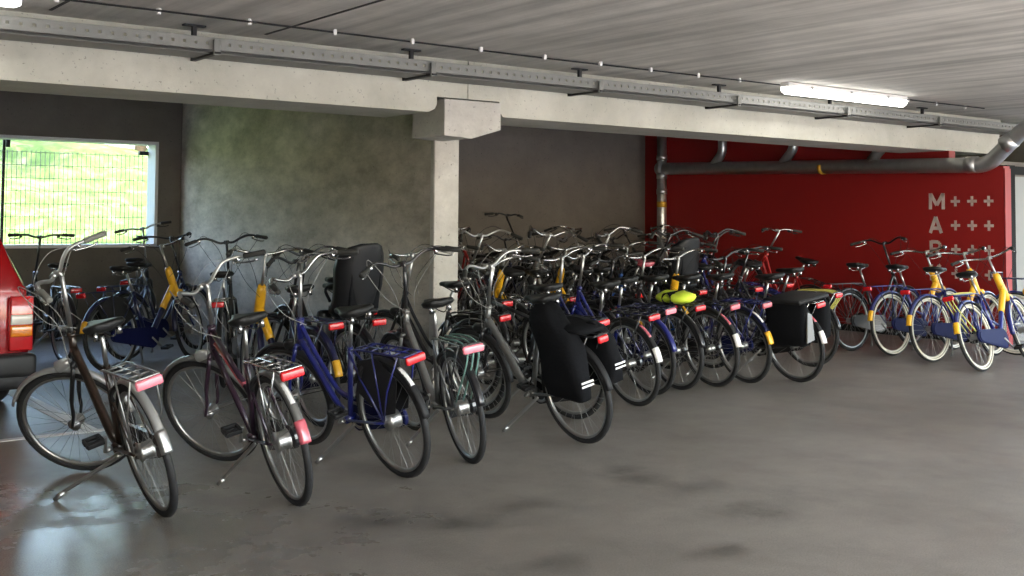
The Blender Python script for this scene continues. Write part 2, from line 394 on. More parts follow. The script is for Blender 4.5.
cl = [(-3.6, 7.19), (2.54, 7.15), (5.8, 7.22), (8.2, 7.17), (12.4, 7.11)]
put('conduit', None, lambda m: m.tube([(x, y, H-.022) for x, y in cl], .007, 6), 'matte', cb, co)
xs = [1.27, 1.9, 2.54, 3.17, 3.83, 4.49, 5.13, 5.78, 6.4, 7.0, 7.61, 8.18, 10.95, 11.5, 12.1]
for x in xs:
    put('clip', 'clip', lambda m: m.box((0, 0, -.021), (.028, .03, .042), bevel=.004), 'white', cb, M.Translation((x-5, -.02, 0)))
def lampbuild(x0, x1, lab):
    l = root('ceiling_lamp', lab, 'lamp', ((x0+x1)/2, 7.08, H), group='fluorescent ceiling lamps'); L = x1-x0
    put('housing', None, lambda m: m.box((0, 0, -.03), (L, .11, .05), bevel=.01), 'white', l)
    put('diffuser', None, lambda m: m.tube([(-L/2, 0, -.062), (-L/2+.03, 0, -.066), (L/2-.03, 0, -.066), (L/2, 0, -.062)], [.045, .056, .056, .045], 16), 'lamp', l)
    for s in (-.32, 0, .32): put('latch', 'latch', lambda m: m.box((0, -.058, -.045), (.03, .008, .04), bevel=.003), 'alu', l, M.Translation((s*L, 0, 0)))
lampbuild(8.72, 10.72, 'lit white fluorescent tube lamp on ceiling at right')
lampbuild(-.3, 1.66, 'white fluorescent tube lamp at the top left corner')

# drain pipes in front of the red wall
PX = 12.83
dp = root('drain_pipe', 'galvanised drain pipe running along the red wall with branches and a bend', 'pipe', (PX, 12.9, 0))
po = M.Translation((-PX, -12.9, 0))
def bend(a, b, c, r, n=8):
    a, b, c = V(a), V(b), V(c); p = b+(a-b).normalized()*r; q = b+(c-b).normalized()*r
    return [a]+[(1-t)**2*p+2*t*(1-t)*b+t*t*q for t in [i/n for i in range(n+1)]]+[c]
put('upright_pipe', None, lambda m: m.tube([(PX, 12.9, 0), (PX, 12.9, HB-.002)], .078, 20), 'galv', dp, po)
put('main_pipe', None, lambda m: m.tube(bend((PX, 12.9, 2.32), (PX-.0, 7.32, 2.19), (PX-.08, 6.86, 2.56), .14)+[(PX-.12, 6.60, 2.71), (PX-.12, 6.0, 2.74)], .095, 20), 'galv', dp, po)
for y, z in ((12.9, 2.32), (7.52, 2.2), (7.0, 2.45)):
    d = V((0, .33, -.19)).normalized() if y < 7.2 else V((0, 1, 0))
    c = V((PX, y, z)) if y > 7.2 else V((PX-.09, y, z))
    put('pipe_collar', None, lambda m: m.tube([c-d*.07, c+d*.07], .104, 20), 'galv', dp, po)
for z in (2.2, 2.5, 1.95): put('pipe_collar', None, lambda m: m.tube([(PX, 12.9, z-.04), (PX, 12.9, z+.04)], .086, 20), 'galv', dp, po)
for y in (11.6, 10.25, 8.75):
    put('branch_pipe', None, lambda m: m.tube(bend((PX, y, HB-.002), (PX, y, 2.52), (PX, y+.22, 2.30), .09), .068, 16), 'galv', dp, po)
put('sticker', None, lambda m: m.tube([(PX, 12.9, 1.70), (PX, 12.9, 1.79)], .0795, 20), 'ylabel', dp, po)
put('sticker', None, lambda m: m.tube([(PX, 9.72, 2.239), (PX, 9.78, 2.24)], .0965, 20), 'ylabel', dp, po)

# ------------------------------------------------------------------ bicycles
AX = V((0, -.375, .927))                 # steering axis
A0 = V((0, 1.069, .329))
def ax(t): return A0+AX*t
def steer_m(a): return M.Translation(A0) @ M.Rotation(a, 4, AX) @ M.Translation(-A0)
RAX = (0, 0, .35); FAX = (0, 1.12, .35)
def curve(pts, n=6):
    """Catmull-Rom through points"""
    P = [V(p) for p in pts]; P = [2*P[0]-P[1]]+P+[2*P[-1]-P[-2]]; out = []
    for i in range(1, len(P)-2):
        for k in range(n):
            t = k/n; a, b, c, d = P[i-1], P[i], P[i+1], P[i+2]
            out.append(.5*((2*b)+(-a+c)*t+(2*a-5*b+4*c-d)*t*t+(-a+3*b-3*c+d)*t**3))
    out.append(P[-2]); return out
TYRE = [(.020*cos(a), .022*sin(a)) for a in [2*pi*i/8 for i in range(8)]]
RIM = [(-.0125, .006), (-.0125, -.006), (-.007, -.016), (.007, -.016), (.0125, -.006), (.0125, .006)]
def wheel(parent, c, tyre, rimm, hubr, sidewall, name, mtx=None):
    w = put(name, 'tyre', lambda m: m.ring((0, 0, 0), .328, TYRE, 44), tyre, parent, (mtx or M.Identity(4)) @ M.Translation(c))
    put('rim', 'rim', lambda m: m.ring((0, 0, 0), .310, RIM, 44), rimm, w)
    if sidewall:
        put('side_band', 'sideband', lambda m: [m.ring((s*.0155, 0, 0), .324, [(s*.0052, -.010), (s*.0072, .0), (s*.0045, .008), (0, .004), (0, -.008)], 44) for s in (-1, 1)], sidewall, w)
    def sp(m):
        n = 28
        for i in range(n):
            a = 2*pi*i/n; s = 1 if i % 2 else -1; tw = .45*(1 if (i//2) % 2 else -1)
            m.tube([(s*.028, .022*cos(a+tw), .022*sin(a+tw)), (0, .302*cos(a), .302*sin(a))], .0013, 3, cap=False)
    put('spokes', 'spokes', sp, 'alu', w)
    def hub(m):
        m.tube([(-.055, 0, 0), (-.036, 0, 0), (-.034, 0, 0), (-.020, 0, 0), (.020, 0, 0), (.034, 0, 0), (.036, 0, 0), (.055, 0, 0)], [.009, .011, hubr+.006, hubr, hubr, hubr+.006, .011, .009], 14)
    put('hub', ('hub', hubr), hub, 'alu', w)
    return w
def guard_prof(w=.024, d=.015):
    o = [(-w, -d), (-w*.85, -.002), (-w*.4, .005), (w*.4, .005), (w*.85, -.002), (w, -d)]
    return o+[(x*.93, y-.0025) for x, y in o[::-1]]

def frame_tubes(m, kind):
    ST = V((0, .302, .76)); BB = V((0, .47, .29))
    top, bot = ax(.60), ax(.43)
    if kind == 'diamond':
        m.tube([BB, ST], .0165, 10); m.tube([V((0, .318, .72)), ax(.57)], .0155, 10); m.tube([BB, ax(.45)], .018, 10)
    elif kind == 'step':
        m.tube([BB, ST], .0165, 10)
        m.tube(curve([BB, (0, .60, .38), (0, .76, .58), ax(.46)]), .019, 10)
        m.tube(curve([(0, .42, .43), (0, .56, .47), (0, .74, .68), ax(.57)]), .015, 10)
    elif kind == 'thick':
        m.tube([BB, ST], .018, 10)
        m.tube(curve([BB, (0, .58, .36), (0, .74, .60), ax(.50)]), [.034]*13+[.030]*6, 12, flat=.75)
    elif kind == 'trapeze':
        m.tube([BB, ST], .0165, 10); m.tube([V((0, .375, .55)), ax(.57)], .0155, 10); m.tube([BB, ax(.45)], .018, 10)
    elif kind == 'rental':
        m.tube([BB, ST], .019, 10)
        P = curve([BB, (0, .58, .37), (0, .74, .60), ax(.50)]); m.tube(P[:13], .031, 12, flat=.8)
        m.tube([(0, .40, .50), (0, .56, .44)], .014, 8)
    if kind != 'rental': m.tube([bot, top], .021, 12); m.tube([ax(.585), ax(.605)], .026, 12)
    for s in (-1, 1):
        m.tube([(s*.030, .45, .288), (s*.052, .12, .33), (s*.058, 0, .35)], .0095, 6)
        m.tube([(s*.016, .305, .735), (s*.045, .18, .58), (s*.058, 0, .35)], .0078, 6)
    m.tube([(-.036, .47, .29), (.036, .47, .29)], .026, 10)

def bar_pts(kind, bh):
    c = A0+AX*((bh-A0.z)/AX.z)
    y, z = c.y, c.z
    if kind == 'swept': h = [(0, y+.04, z), (.07, y+.045, z+.002), (.16, y+.05, z+.022), (.235, y+.005, z+.036), (.265, y-.05, z+.036), (.28, y-.085, z+.03), (.325, y-.20, z+.012)]
    elif kind == 'wide': h = [(0, y+.04, z), (.06, y+.04, z-.004), (.13, y+.035, z+.03), (.19, y+.02, z+.05), (.245, y-.01, z+.046), (.27, y-.03, z+.038), (.365, y-.115, z+.012)]
    elif kind == 'moustache': h = [(0, y+.05, z), (.07, y+.05, z-.01), (.14, y+.045, z+.02), (.205, y+.02, z+.052), (.26, y-.035, z+.048), (.282, y-.065, z+.04), (.345, y-.175, z+.018)]
    else: h = [(0, y+.05, z), (.05, y+.05, z+.0), (.12, y+.04, z+.02), (.19, y+.02, z+.022), (.21, y+.01, z+.022), (.22, y+.005, z+.022), (.33, y-.045, z+.018)]
    return c, h

N_B = 0
def bicycle(pos, label, hd=0, lean=6, steer=8, pitch=0, frame='step', col='black', fork=None, guard='black', tip=None, bars='swept', barm='chrome', bh=1.16,
            rack='black', light='redlens', lightw=.075, saddle='leather', sz=0., hub=.03, fhub=.032, tyre='rubber', rim='alu', band=None, grip='grip', case='black', stand='alu', cable='matte',
            strap=None, head='black', childseat=False, frontrack=None, upper=None, group=None, detail=2, railm=None, tape=None, lift=0., coatguard=False, basket=False, standx=.2):
    r = root('bicycle', label, 'bicycle', (pos[0], pos[1], lift), (0, 0, 0), group)
    r.matrix_world = M.Translation((pos[0], pos[1], lift)) @ M.Rotation(R(hd), 4, 'Z') @ M.Rotation(R(-lean), 4, 'Y') @ M.Rotation(R(pitch), 4, 'X')
    fork = fork or col; S = steer_m(R(steer)); I = M.Identity(4)
    fr = put('frame', ('frame', frame), lambda m: frame_tubes(m, frame), col, r)
    if frame == 'rental':
        def sleeve(m):
            P = curve([(0, .47, .29), (0, .58, .37), (0, .74, .60), ax(.50)])
            m.tube(P[11:], .036, 12, flat=.9); m.tube([ax(.38), ax(.41), ax(.66), ax(.70)], [.030, .041, .038, .026], 12)
        put('head_tube_sleeve', 'sleeve', sleeve, 'yellow', r)
    wheel(r, RAX, tyre, rim, hub, band, 'rear_wheel')
    wheel(r, FAX, tyre, rim, fhub, band, 'front_wheel', S)
    def fk(m):
        cr = ax(.40)
        m.tube([ax(.38), ax(.62)], .013, 8)
        m.tube([cr+V((-.045, 0, 0)), cr+V((-.03, 0, .018)), cr+V((.03, 0, .018)), cr+V((.045, 0, 0))], .014, 8)
        for s in (-1, 1): m.tube(curve([cr+V((s*.044, 0, 0)), V((s*.05, 1.03, .52)), V((s*.054, 1.075, .42)), V((s*.056, 1.12, .35))], 4), [.0135]*5+[.011]*4+[.009]*4, 8)
    put('fork', 'fork', fk, fork, r, S)
    put('rear_mudguard', 'rguard', lambda m: m.ring(RAX, .372, guard_prof(), 30, R(28), R(170), closed=False), guard, r)
    if tip: put('mudguard_tip', 'rtip', lambda m: m.ring(RAX, .374, guard_prof(.030, .02), 8, R(154), R(172), closed=False), tip, r)
    if tape: put('reflector_strip', 'rtape', lambda m: m.ring(RAX, .3745, guard_prof(.018, .004), 6, R(118), R(140), closed=False), tape, r)
    def fg(m):
        m.ring(FAX, .370, guard_prof(.025, .015), 26, R(38), R(185), closed=False)
        for s in (-1, 1): m.tube([(s*.055, 1.12, .36), (s*.026, .765, .42)], .0025, 4)
    put('front_mudguard', 'fguard', fg, guard, r, S)
    c, hp = bar_pts(bars, bh)
    def st(m):
        m.tube([ax(.60), c-AX*.01], .0125, 10)
        m.tube(curve([c-AX*.02, c+V((0, .012, .004)), c+V((0, .045, .0))], 4), .0145, 10)
        m.tube([c+V((-.024, .045, 0)), c+V((.024, .045, 0))], .0185, 10)
    put('stem', ('stem', bh), st, 'black' if barm == 'black' else 'alu', r, S)
    def hb(m):
        full = [V((-x, y, z)) for x, y, z in hp[:0:-1]]+[V(p) for p in hp]
        m.tube(curve(full, 4), .0115, 8)
    h = put('handlebar', ('bar', bars, bh), hb, barm, r, S)
    for s in (-1, 1):
        a = V((s*hp[-2][0], hp[-2][1], hp[-2][2])); b = V((s*hp[-1][0], hp[-1][1], hp[-1][2])); e = b+(b-a).normalized()*.008
        put('grip', ('grip', bars, bh, s), lambda m: m.tube([a+(b-a)*.04, a+(b-a)*.1, a+(b-a)*.6, b, e], [.015, .0175, .0168, .0185, .014], 10), grip, h)
        if detail > 0:
            d = (b-a).normalized(); q = a-d*.03
            put('brake_lever', ('lever', bars, bh, s), lambda m: (m.box(q+V((0, .01, -.012)), (.026, .035, .026), bevel=.006),
                m.tube(curve([q+V((-s*.01, .03, -.018)), q+V((-s*.004, .035, -.03)), q+d*.08+V((0, .028, -.042)), q+d*.13+V((0, .03, -.034))], 3), .0058, 6)), 'chrome' if detail > 1 else 'matte', h)
    if detail > 1:
        def cbl(m):
            q = V((hp[-2][0], hp[-2][1], hp[-2][2]))
            for s, k in ((-1, .0), (1, .04)):
                a = V((s*q.x, q.y+.03, q.z-.015))
                m.tube(curve([a, (s*(.20-k), q.y+.15, q.z+.035), (s*.08, q.y+.24+k, q.z-.10), (s*.03, q.y+.20, q.z-.30), ax(.42)+V((s*.02, .03, 0))], 6), .0026, 5, cap=False)
                m.tube(curve([a, (s*(.24+k), q.y+.12, q.z-.05), (s*.13, q.y+.17+k, q.z-.24), (s*.035, q.y+.10, q.z-.36)], 6), .0022, 5, cap=False)
        put('brake_cable', ('cable', bars, bh), cbl, cable, r, S)
    if head:
        def hl(m):
            p = ax(.43)+V((0, .085, -.01))
            m.tube([p+V((0, -.05, .012)), p+V((0, -.035, .008)), p+V((0, .0, 0)), p+V((0, .03, -.004)), p+V((0, .038, -.005))], [.012, .026, .034, .037, .034], 12)
            m.tube([ax(.42), p+V((0, -.03, -.005))], .006, 5)
        hd_ = put('headlight', 'headl', hl, head, r, S)
        p0 = ax(.43)+V((0, .085, -.01))
        put('lens', 'headlens', lambda m: m.tube([p0+V((0, .036, -.005)), p0+V((0, .043, -.006))], [.033, .024], 12), 'clear', hd_)
    zs = .955+sz
    put('seat_post', ('post', sz), lambda m: m.tube([(0, .31, .74), (0, .235-.3*sz, zs-.03)], .0125, 8), 'alu', r)
    def sd(m):
        rows = []
        for y, w, t, z in ((-.135, .045, .022, .022), (-.125, .085, .034, .020), (-.08, .108, .042, .012), (-.02, .095, .044, .006), (.04, .058, .040, .003), (.09, .032, .034, .004), (.14, .022, .028, .004), (.165, .014, .018, -.002), (.172, .006, .008, -.006)):
            rows.append([(w*cos(a), y, z+(t*.55 if sin(a) > 0 else t*.75)*sin(a)+(.010*abs(cos(a)) if sin(a) > 0 else 0)) for a in [2*pi*i/14 for i in range(14)]])
        m.rows(rows)
    sdl = put('saddle', 'saddle', sd, saddle, r, M.Translation((0, .215-.3*sz, zs+.02)))
    def spr(m):
        for s in (-1, 1):
            m.tube(curve([(s*.05, -.09, -.005), (s*.04, -.07, -.05), (s*.02, .0, -.045), (s*.012, .13, -.012)], 3), .004, 5)
            m.tube([(s*.06, -.095, .0), (s*.06, -.095, -.045)], .014, 8)
    put('saddle_spring', 'spring', spr, 'chrome', sdl)
    if rack:
        zr = .775
        def rk(m):
            w = .06
            m.tube(curve([(-w, .19, zr-.01), (-w, .10, zr), (-w, -.30, zr), (-w*.8, -.345, zr+.002), (w*.8, -.345, zr+.002), (w, -.30, zr), (w, .10, zr), (w, .19, zr-.01)], 3), .0062, 6)
            for yy in (.10, -.0, -.12, -.23): m.tube([(-w, yy, zr), (w, yy, zr)], .005, 5)
            m.tube([(0, .12, zr+.003), (0, -.34, zr+.003)], .005, 5)
            for s in (-1, 1):
                m.tube([(s*w, -.02, zr), (s*.062, 0, .36)], .0055, 5); m.tube([(s*w, -.28, zr), (s*.085, -.14, .56), (s*.063, -.01, .36)], .0055, 5)
                m.tube([(s*w, .12, zr), (s*.02, .27, zr-.03)], .0055, 5)
        rr = put('luggage_carrier', 'rack', rk, rack, r)
        if strap:
            put('elastic_strap', 'estrap', lambda m: [m.tube(curve([(x, .10, .785), (x*1.6, -.05, .792), (x*1.2, -.30, .787), (x, -.34, .70), (x*1.4, -.05, .40)], 4), .006, 5) for x in (-.035, 0, .035)], strap, rr)
        tl = put('tail_light', ('tl', lightw), lambda m: m.box((0, -.362, .752), (lightw*1.55, .026, .048), bevel=.012, seg=3), light, r)
        put('light_bracket', 'tlb', lambda m: m.box((0, -.345, .763), (.05, .02, .05), bevel=.004), 'matte', tl)
    def cr(m):
        for s, a in ((1, R(-40)), (-1, R(140))):
            e = V((s*.085, .47+.165*cos(a), .29+.165*sin(a)))
            m.tube([(s*.04, .47, .29), (s*.072, .47, .29), (s*.080, .47, .29), e], [.012, .012, .010, .009], 8)
            m.tube([e, e+V((s*.03, 0, 0))], .006, 6)
        m.ring((.048, .47, .29), .082, [(-.002, -.012), (.002, -.012), (.002, .006), (-.002, .006)], 24)
    ck = put('crank', 'crank', cr, 'alu', r)
    for s, a in ((1, R(-40)), (-1, R(140))):
        e = (s*.150, .47+.165*cos(a), .29+.165*sin(a))
        put('pedal', 'pedal', lambda m: (m.box((0, .038, 0), (.09, .018, .026), bevel=.004), m.box((0, -.038, 0), (.09, .018, .026), bevel=.004), m.box((.04, 0, 0), (.014, .07, .02)), m.box((-.04, 0, 0), (.014, .07, .02)), m.tube([(-.05, 0, 0), (.05, 0, 0)], .009, 6)), 'matte', ck, M.Translation(e) @ M.Rotation(R(15), 4, 'X'))
    if case:
        def cc(m):
            P = []
            for i in range(11): a = R(-80+160*i/10); P.append((.47+.105*cos(a), .29+.105*sin(a)))
            for i in range(9): a = R(98+164*i/8); P.append((0+.062*cos(a), .35+.062*sin(a)))
            m.prism(P, 'x', .050, .072)
            Q = [((y-.25)*.93+.25, (z-.31)*.86+.31) for y, z in P]; m.prism(Q, 'x', .070, .080)
        put('chain_case', 'case', cc, case, r)
    if stand:
        fx = standx; fz = fx*math.tan(R(max(lean, 0)))
        put('kickstand', ('stand', lean, fx), lambda m: (m.tube(curve([(-.02, .40, .27), (-.04, .42, .25), (-fx*.9, .60, fz+.035), (-fx, .615, fz+.014)], 3), .0115, 7), m.tube([(-fx*.88, .595, fz+.035), (-fx*1.04, .62, fz+.008)], .013, 7)), stand, r)
    if detail > 1:
        put('ring_lock', 'lock', lambda m: (m.ring((0, 0, 0), .055, [(-.012, -.008), (.012, -.008), (.012, .008), (-.012, .008)], 16, R(-40), R(220), closed=False)), 'matte', r,
            M.Translation((0, .155, .635)) @ M.Rotation(R(35), 4, 'X') @ M.Rotation(R(90), 4, 'Z'))
    if upper:
        put('frame_stripe', ('stripe', frame), lambda m: m.tube([ax(.53)+V((0, -.05, -.035)), V((0, .43, .585))], .0175, 10), upper, r)
    if coatguard:
        put('coat_guard', 'cguard', lambda m: [m.prism([(-.20, .62), (-.03, .735), (.17, .70), (.24, .50), (.03, .38), (-.12, .42)], 'x', s*.045-.0015, s*.045+.0015) for s in (-1, 1)], 'matte', r)
    if frontrack:
        def frk(m):
            z = .86; y0, y1 = 1.0, 1.33
            for x in (-.15, -.075, 0, .075, .15): m.tube([(x, y0, z), (x, y1, z)], .007, 6)
            for y in (y0, (y0+y1)/2, y1): m.tube([(-.17, y, z), (.17, y, z)], .008, 6)
            m.tube([(-.17, y1, z), (-.17, y1, z+.06), (.17, y1, z+.06), (.17, y1, z)], .009, 6)
            for s in (-1, 1): m.tube([(s*.15, (y0+y1)/2, z), (s*.058, 1.12, .36)], .007, 6)
        put('front_carrier', 'frontrack', frk, frontrack, r, S)
    if basket:
        def bk(m):
            z0, z1, y0, y1, w = .86, 1.08, .98, 1.32, .2
            for z, e in ((z0, 0), (z0+.07, .01), (z0+.14, .02), (z1, .03)): m.tube([(-w-e, y0-e, z), (w+e, y0-e, z), (w+e, y1+e, z), (-w-e, y1+e, z)], .004, 5, closed=True)
            for i in range(9):
                x = -w+2*w*i/8
                m.tube([(x*1.1, y0-.03, z1), (x, y0, z0), (x, y1, z0), (x*1.1, y1+.03, z1)], .0025, 4)
            for i in range(1, 6):
                y = y0+(y1-y0)*i/6
                for s in (-1, 1): m.tube([(s*(w+.03), y, z1), (s*w, y, z0)], .0025, 4)
        put('front_basket', 'basket', bk, 'matte', r, S)
    if childseat:
        def cs(m):
            # bucket: back shell with side wings, seat, foot shields
            rows = []
            for z, w, d, yb in ((.82, .15, .13, -.17), (.86, .18, .17, -.18), (.95, .19, .13, -.20), (1.05, .20, .12, -.22), (1.18, .205, .13, -.245), (1.28, .19, .12, -.26), (1.34, .14, .07, -.27), (1.365, .07, .02, -.272)):
                out = [(w*sin(a), yb+d*(1-cos(a))*1.1, z) for a in [R(-100+200*i/12) for i in range(13)]]
                inn = [(w*.86*sin(a), yb+.018+d*.92*(1-cos(a))*1.1, z) for a in [R(100-200*i/12) for i in range(13)]]
                rows.append(out+inn)
            m.rows(rows)
            m.box((0, -.03, .865), (.25, .30, .05), bevel=.02)
            for s in (-1, 1): m.box((s*.15, .14, .70), (.10, .09, .34), bevel=.03); m.box((s*.15, .19, .545), (.10, .18, .04), bevel=.015)
        k = put('child_seat', 'childseat', cs, 'seatgrey', r, M.Translation((0, 0, -.05)))
        put('cushion', 'cushion', lambda m: (m.box((0, -.185, 1.08), (.26, .035, .42), bevel=.015, rot=M.Rotation(R(8), 3, 'X')), m.box((0, -.02, .90), (.2, .22, .03), bevel=.012)), 'cloth', k)
        put('seat_handle', 'seathandle', lambda m: m.tube(curve([(-.12, .1, .93), (-.12, .16, 1.02), (0, .18, 1.05), (.12, .16, 1.02), (.12, .1, .93)], 4), .012, 7), 'seatgrey', k)
    return r

G1 = 'bicycles standing in the front row'; G2 = 'bicycles in the left bay behind the front row'
G3 = 'bicycles crammed in the right bay'; G4 = 'yellow and blue rental bicycles near the red wall'
F = bicycle
# --- front row, left half
b1 = F((2.05, 5.57), 'leftmost front-row bicycle, dark brown frame, silver front fork head and mudguards, wheel turned left', hd=-1, lean=16, steer=48, standx=.34, frame='thick', col='brown', fork='black', guard='silver', tip='alu', bars='wide', barm='alu', bh=1.24,
       rack='alu', light='pinklens', lightw=.085, hub=.045, tyre='rubber', case='black', stand='alu', cable='cable', head='silver', grip='greygrip', group=G1, railm='alu')
b2 = F((2.68, 5.38), 'dark aubergine front-row bicycle with pale pink stripe and chrome carrier, second from left', hd=-5, lean=13, steer=34, frame='trapeze', col='purple', guard='grey', tip='pinkred', bars='moustache', barm='alu', bh=1.14,
       rack='chrome', light='redlens', lightw=.08, hub=.05, upper='pinkred', cable='cable', head='silver', group=G1, tape='white')
b3 = F((3.47, 5.59), 'royal blue front-row bicycle with silver swept handlebar and black lightless basket-free front', hd=3, lean=14, steer=14, frame='step', col='blue', guard='matte', bars='moustache', barm='chrome', bh=1.18,
       rack='blue', light='redlens', lightw=.085, hub=.05, cable='cable', case='caseblue', tape='white', group=G1, coatguard=True)
b3['label'] = 'royal blue front-row bicycle with blue carrier and bent silver handlebar'
b4 = F((4.0, 5.67), 'grey-tubed front-row bicycle with black handlebar, green carrier strap and pink tail light', hd=-14, lean=10, steer=8, frame='thick', col='grey', guard='black', bars='wide', barm='black', bh=1.21,
       rack='black', light='pinklens', lightw=.085, hub=.045, strap='strap', cable='cable', group=G1)
b5 = F((4.97, 5.73), 'black front-row bicycle carrying big black panniers, right of the concrete column', hd=0, lean=12, steer=6, frame='thick', col='grey', fork='black', guard='matte', bars='wide', barm='alu', bh=1.19,
       rack='black', light='redlens', lightw=.055, hub=.04, cable='cable', group=G1)
# --- behind the first five, before the column
F((4.12, 7.35), 'black bicycle with high-backed dark child seat in front of the concrete wall', hd=4, lean=2, steer=5, frame='step', col='black', bars='wide', barm='black', childseat=True, bh=1.15, group=G2, detail=1)
F((5.12, 7.15), 'black bicycle with front wheel straight, just right of the column foot', hd=6, lean=5, steer=3, frame='step', col='black', bars='swept', barm='chrome', group=G3, bh=1.2, band=None)
F((5.50, 6.46), 'black bicycle half hidden behind the pannier bicycle', hd=8, lean=6, steer=6, frame='diamond', col='black', guard='black', light='redlens', group=G3, bh=1.12)
# --- front row, right half
F((6.30, 6.62), 'navy bicycle with white mudguard tip just right of the black panniers', hd=-3, lean=10, steer=6, frame='step', col='navy', guard='matte', tip='white', rack='black', bars='swept', barm='chrome', light='redlens', tape='pinkred', group=G1, bh=1.18)
F((6.80, 6.95), 'royal blue bicycle with pale pink tail light, left of the lime bag', hd=-3, lean=9, steer=8, frame='step', col='blue', guard='blue', rack='navy', bars='moustache', barm='chrome', light='pinklens', case='caseblue', group=G1, bh=1.18)
b9 = F((7.20, 7.02), 'black bicycle carrying a lime yellow bag on its carrier', hd=-3, lean=7, steer=4, frame='diamond', col='black', guard='black', rack='black', bars='flat', barm='black', group=G1, bh=1.12)
F((7.60, 6.97), 'bicycle with pale chrome handlebar and white mudguard end with pink reflector', hd=-2, lean=9, steer=4, frame='step', col='black', guard='matte', tip='white', rack='black', light='pinkred', tape='pinkred', bars='swept', barm='chrome', group=G1, bh=1.16)
F((8.02, 6.95), 'royal blue rental bicycle with yellow mudguard flap, left of the dark panniers', hd=-4, lean=9, steer=4, frame='rental', col='blue', guard='navy', tip='yellow', rack='blue', light='pinkred', bars='swept', barm='chrome', case='caseblue', group=G1, bh=1.14, tape='white')
b12 = F((8.46, 6.72), 'black bicycle carrying wide dark panniers at the right end of the long row', hd=-2, lean=9, steer=5, frame='step', col='black', guard='matte', tip='white', rack='chrome', light='redlens', bars='swept', barm='black', group=G1, bh=1.14, tape='pinkred', case='matte')
F((9.45, 7.35), 'dark bicycle tucked behind the right end panniers', hd=4, lean=3, steer=0, frame='step', col='black', bars='swept', barm='black', group=G3, bh=1.16, rack='chrome', strap='ystrap', case='matte')
# --- right group in front of the red wall
F((10.98, 7.95), 'black bicycle left of the yellow and blue ones by the red wall', hd=-92, lean=4, steer=6, frame='step', col='black', bars='wide', barm='black', group=G3, bh=1.24)
for p, lab, hd, st, ln in (((11.0, 7.42), 'yellow and blue rental bicycle, farthest left of those by the red wall', -93, 8, 5), ((10.86, 6.84), 'yellow and blue rental bicycle in front of the painted letters', -93, 8, 6),
                   ((10.60, 6.12), 'yellow and blue rental bicycle nearest the viewer by the red wall, leaning left', -85, 8, 14)):
    F(p, lab, hd=hd, lean=ln, steer=st, frame='rental', col='blue', fork='blue', guard='blue', tip='yellow', rack='blue', light='redlens', bars='swept', barm='chrome', tyre='rubber', band='cream', rim='cream', case='caseblue', group=G4, bh=1.15, head='yellow',
      frontrack=None, strap='ystrap' if st < 10 and ln > 12 else None)
F((12.62, 5.62), 'yellow and blue rental bicycle cut off by the right picture edge', hd=20, lean=3, steer=-12, frame='rental', col='blue', guard='blue', tip='yellow', rack='blue', bars='swept', barm='chrome', band='cream', rim='cream', case='caseblue', group=G4, bh=1.15, head='yellow', frontrack='navy')

# --- left bay
F((3.30, 11.9), 'black bicycle facing the window beside the red car', hd=4, lean=1, steer=-4, frame='step', col='black', bars='flat', barm='black', bh=1.27, group=G2, detail=1)
F((4.35, 12.9), 'black bicycle with raised handlebar at the right window corner', hd=-30, lean=2, steer=25, frame='diamond', col='black', bars='flat', barm='alu', bh=1.35, group=G2, detail=1)
F((3.48, 10.9), 'navy and yellow rental bicycle nearest the window with yellow mudguard flap', hd=-62, lean=4, steer=20, frame='rental', col='navy', guard='navy', tip='yellow', rack='navy', bars='swept', barm='chrome', case='caseblue', group=G2, bh=1.2, head='yellow', coatguard=True)
F((3.90, 11.75), 'navy bicycle just behind the rental bicycle nearest the window', hd=-60, lean=2, steer=10, frame='step', col='navy', guard='navy', rack='navy', bars='swept', barm='black', case='caseblue', group=G2, bh=1.26, detail=1)
F((3.98, 9.4), 'black bicycle with small red tail light on silver bracket before the wall', hd=-28, lean=3, steer=6, frame='step', col='black', bars='wide', barm='black', group=G2, bh=1.26, rack='chrome')
F((3.80, 7.28), 'yellow-headed rental bicycle behind the aubergine bicycle', hd=0, lean=5, steer=-12, frame='rental', col='navy', guard='navy', tip='yellow', rack='navy', bars='swept', barm='chrome', case='caseblue', group=G2, bh=1.22, head='yellow')
F((4.52, 8.12), 'black bicycle with wide black handlebar behind the royal blue bicycle', hd=0, lean=2, steer=2, frame='thick', col='black', bars='wide', barm='black', group=G2, bh=1.18)

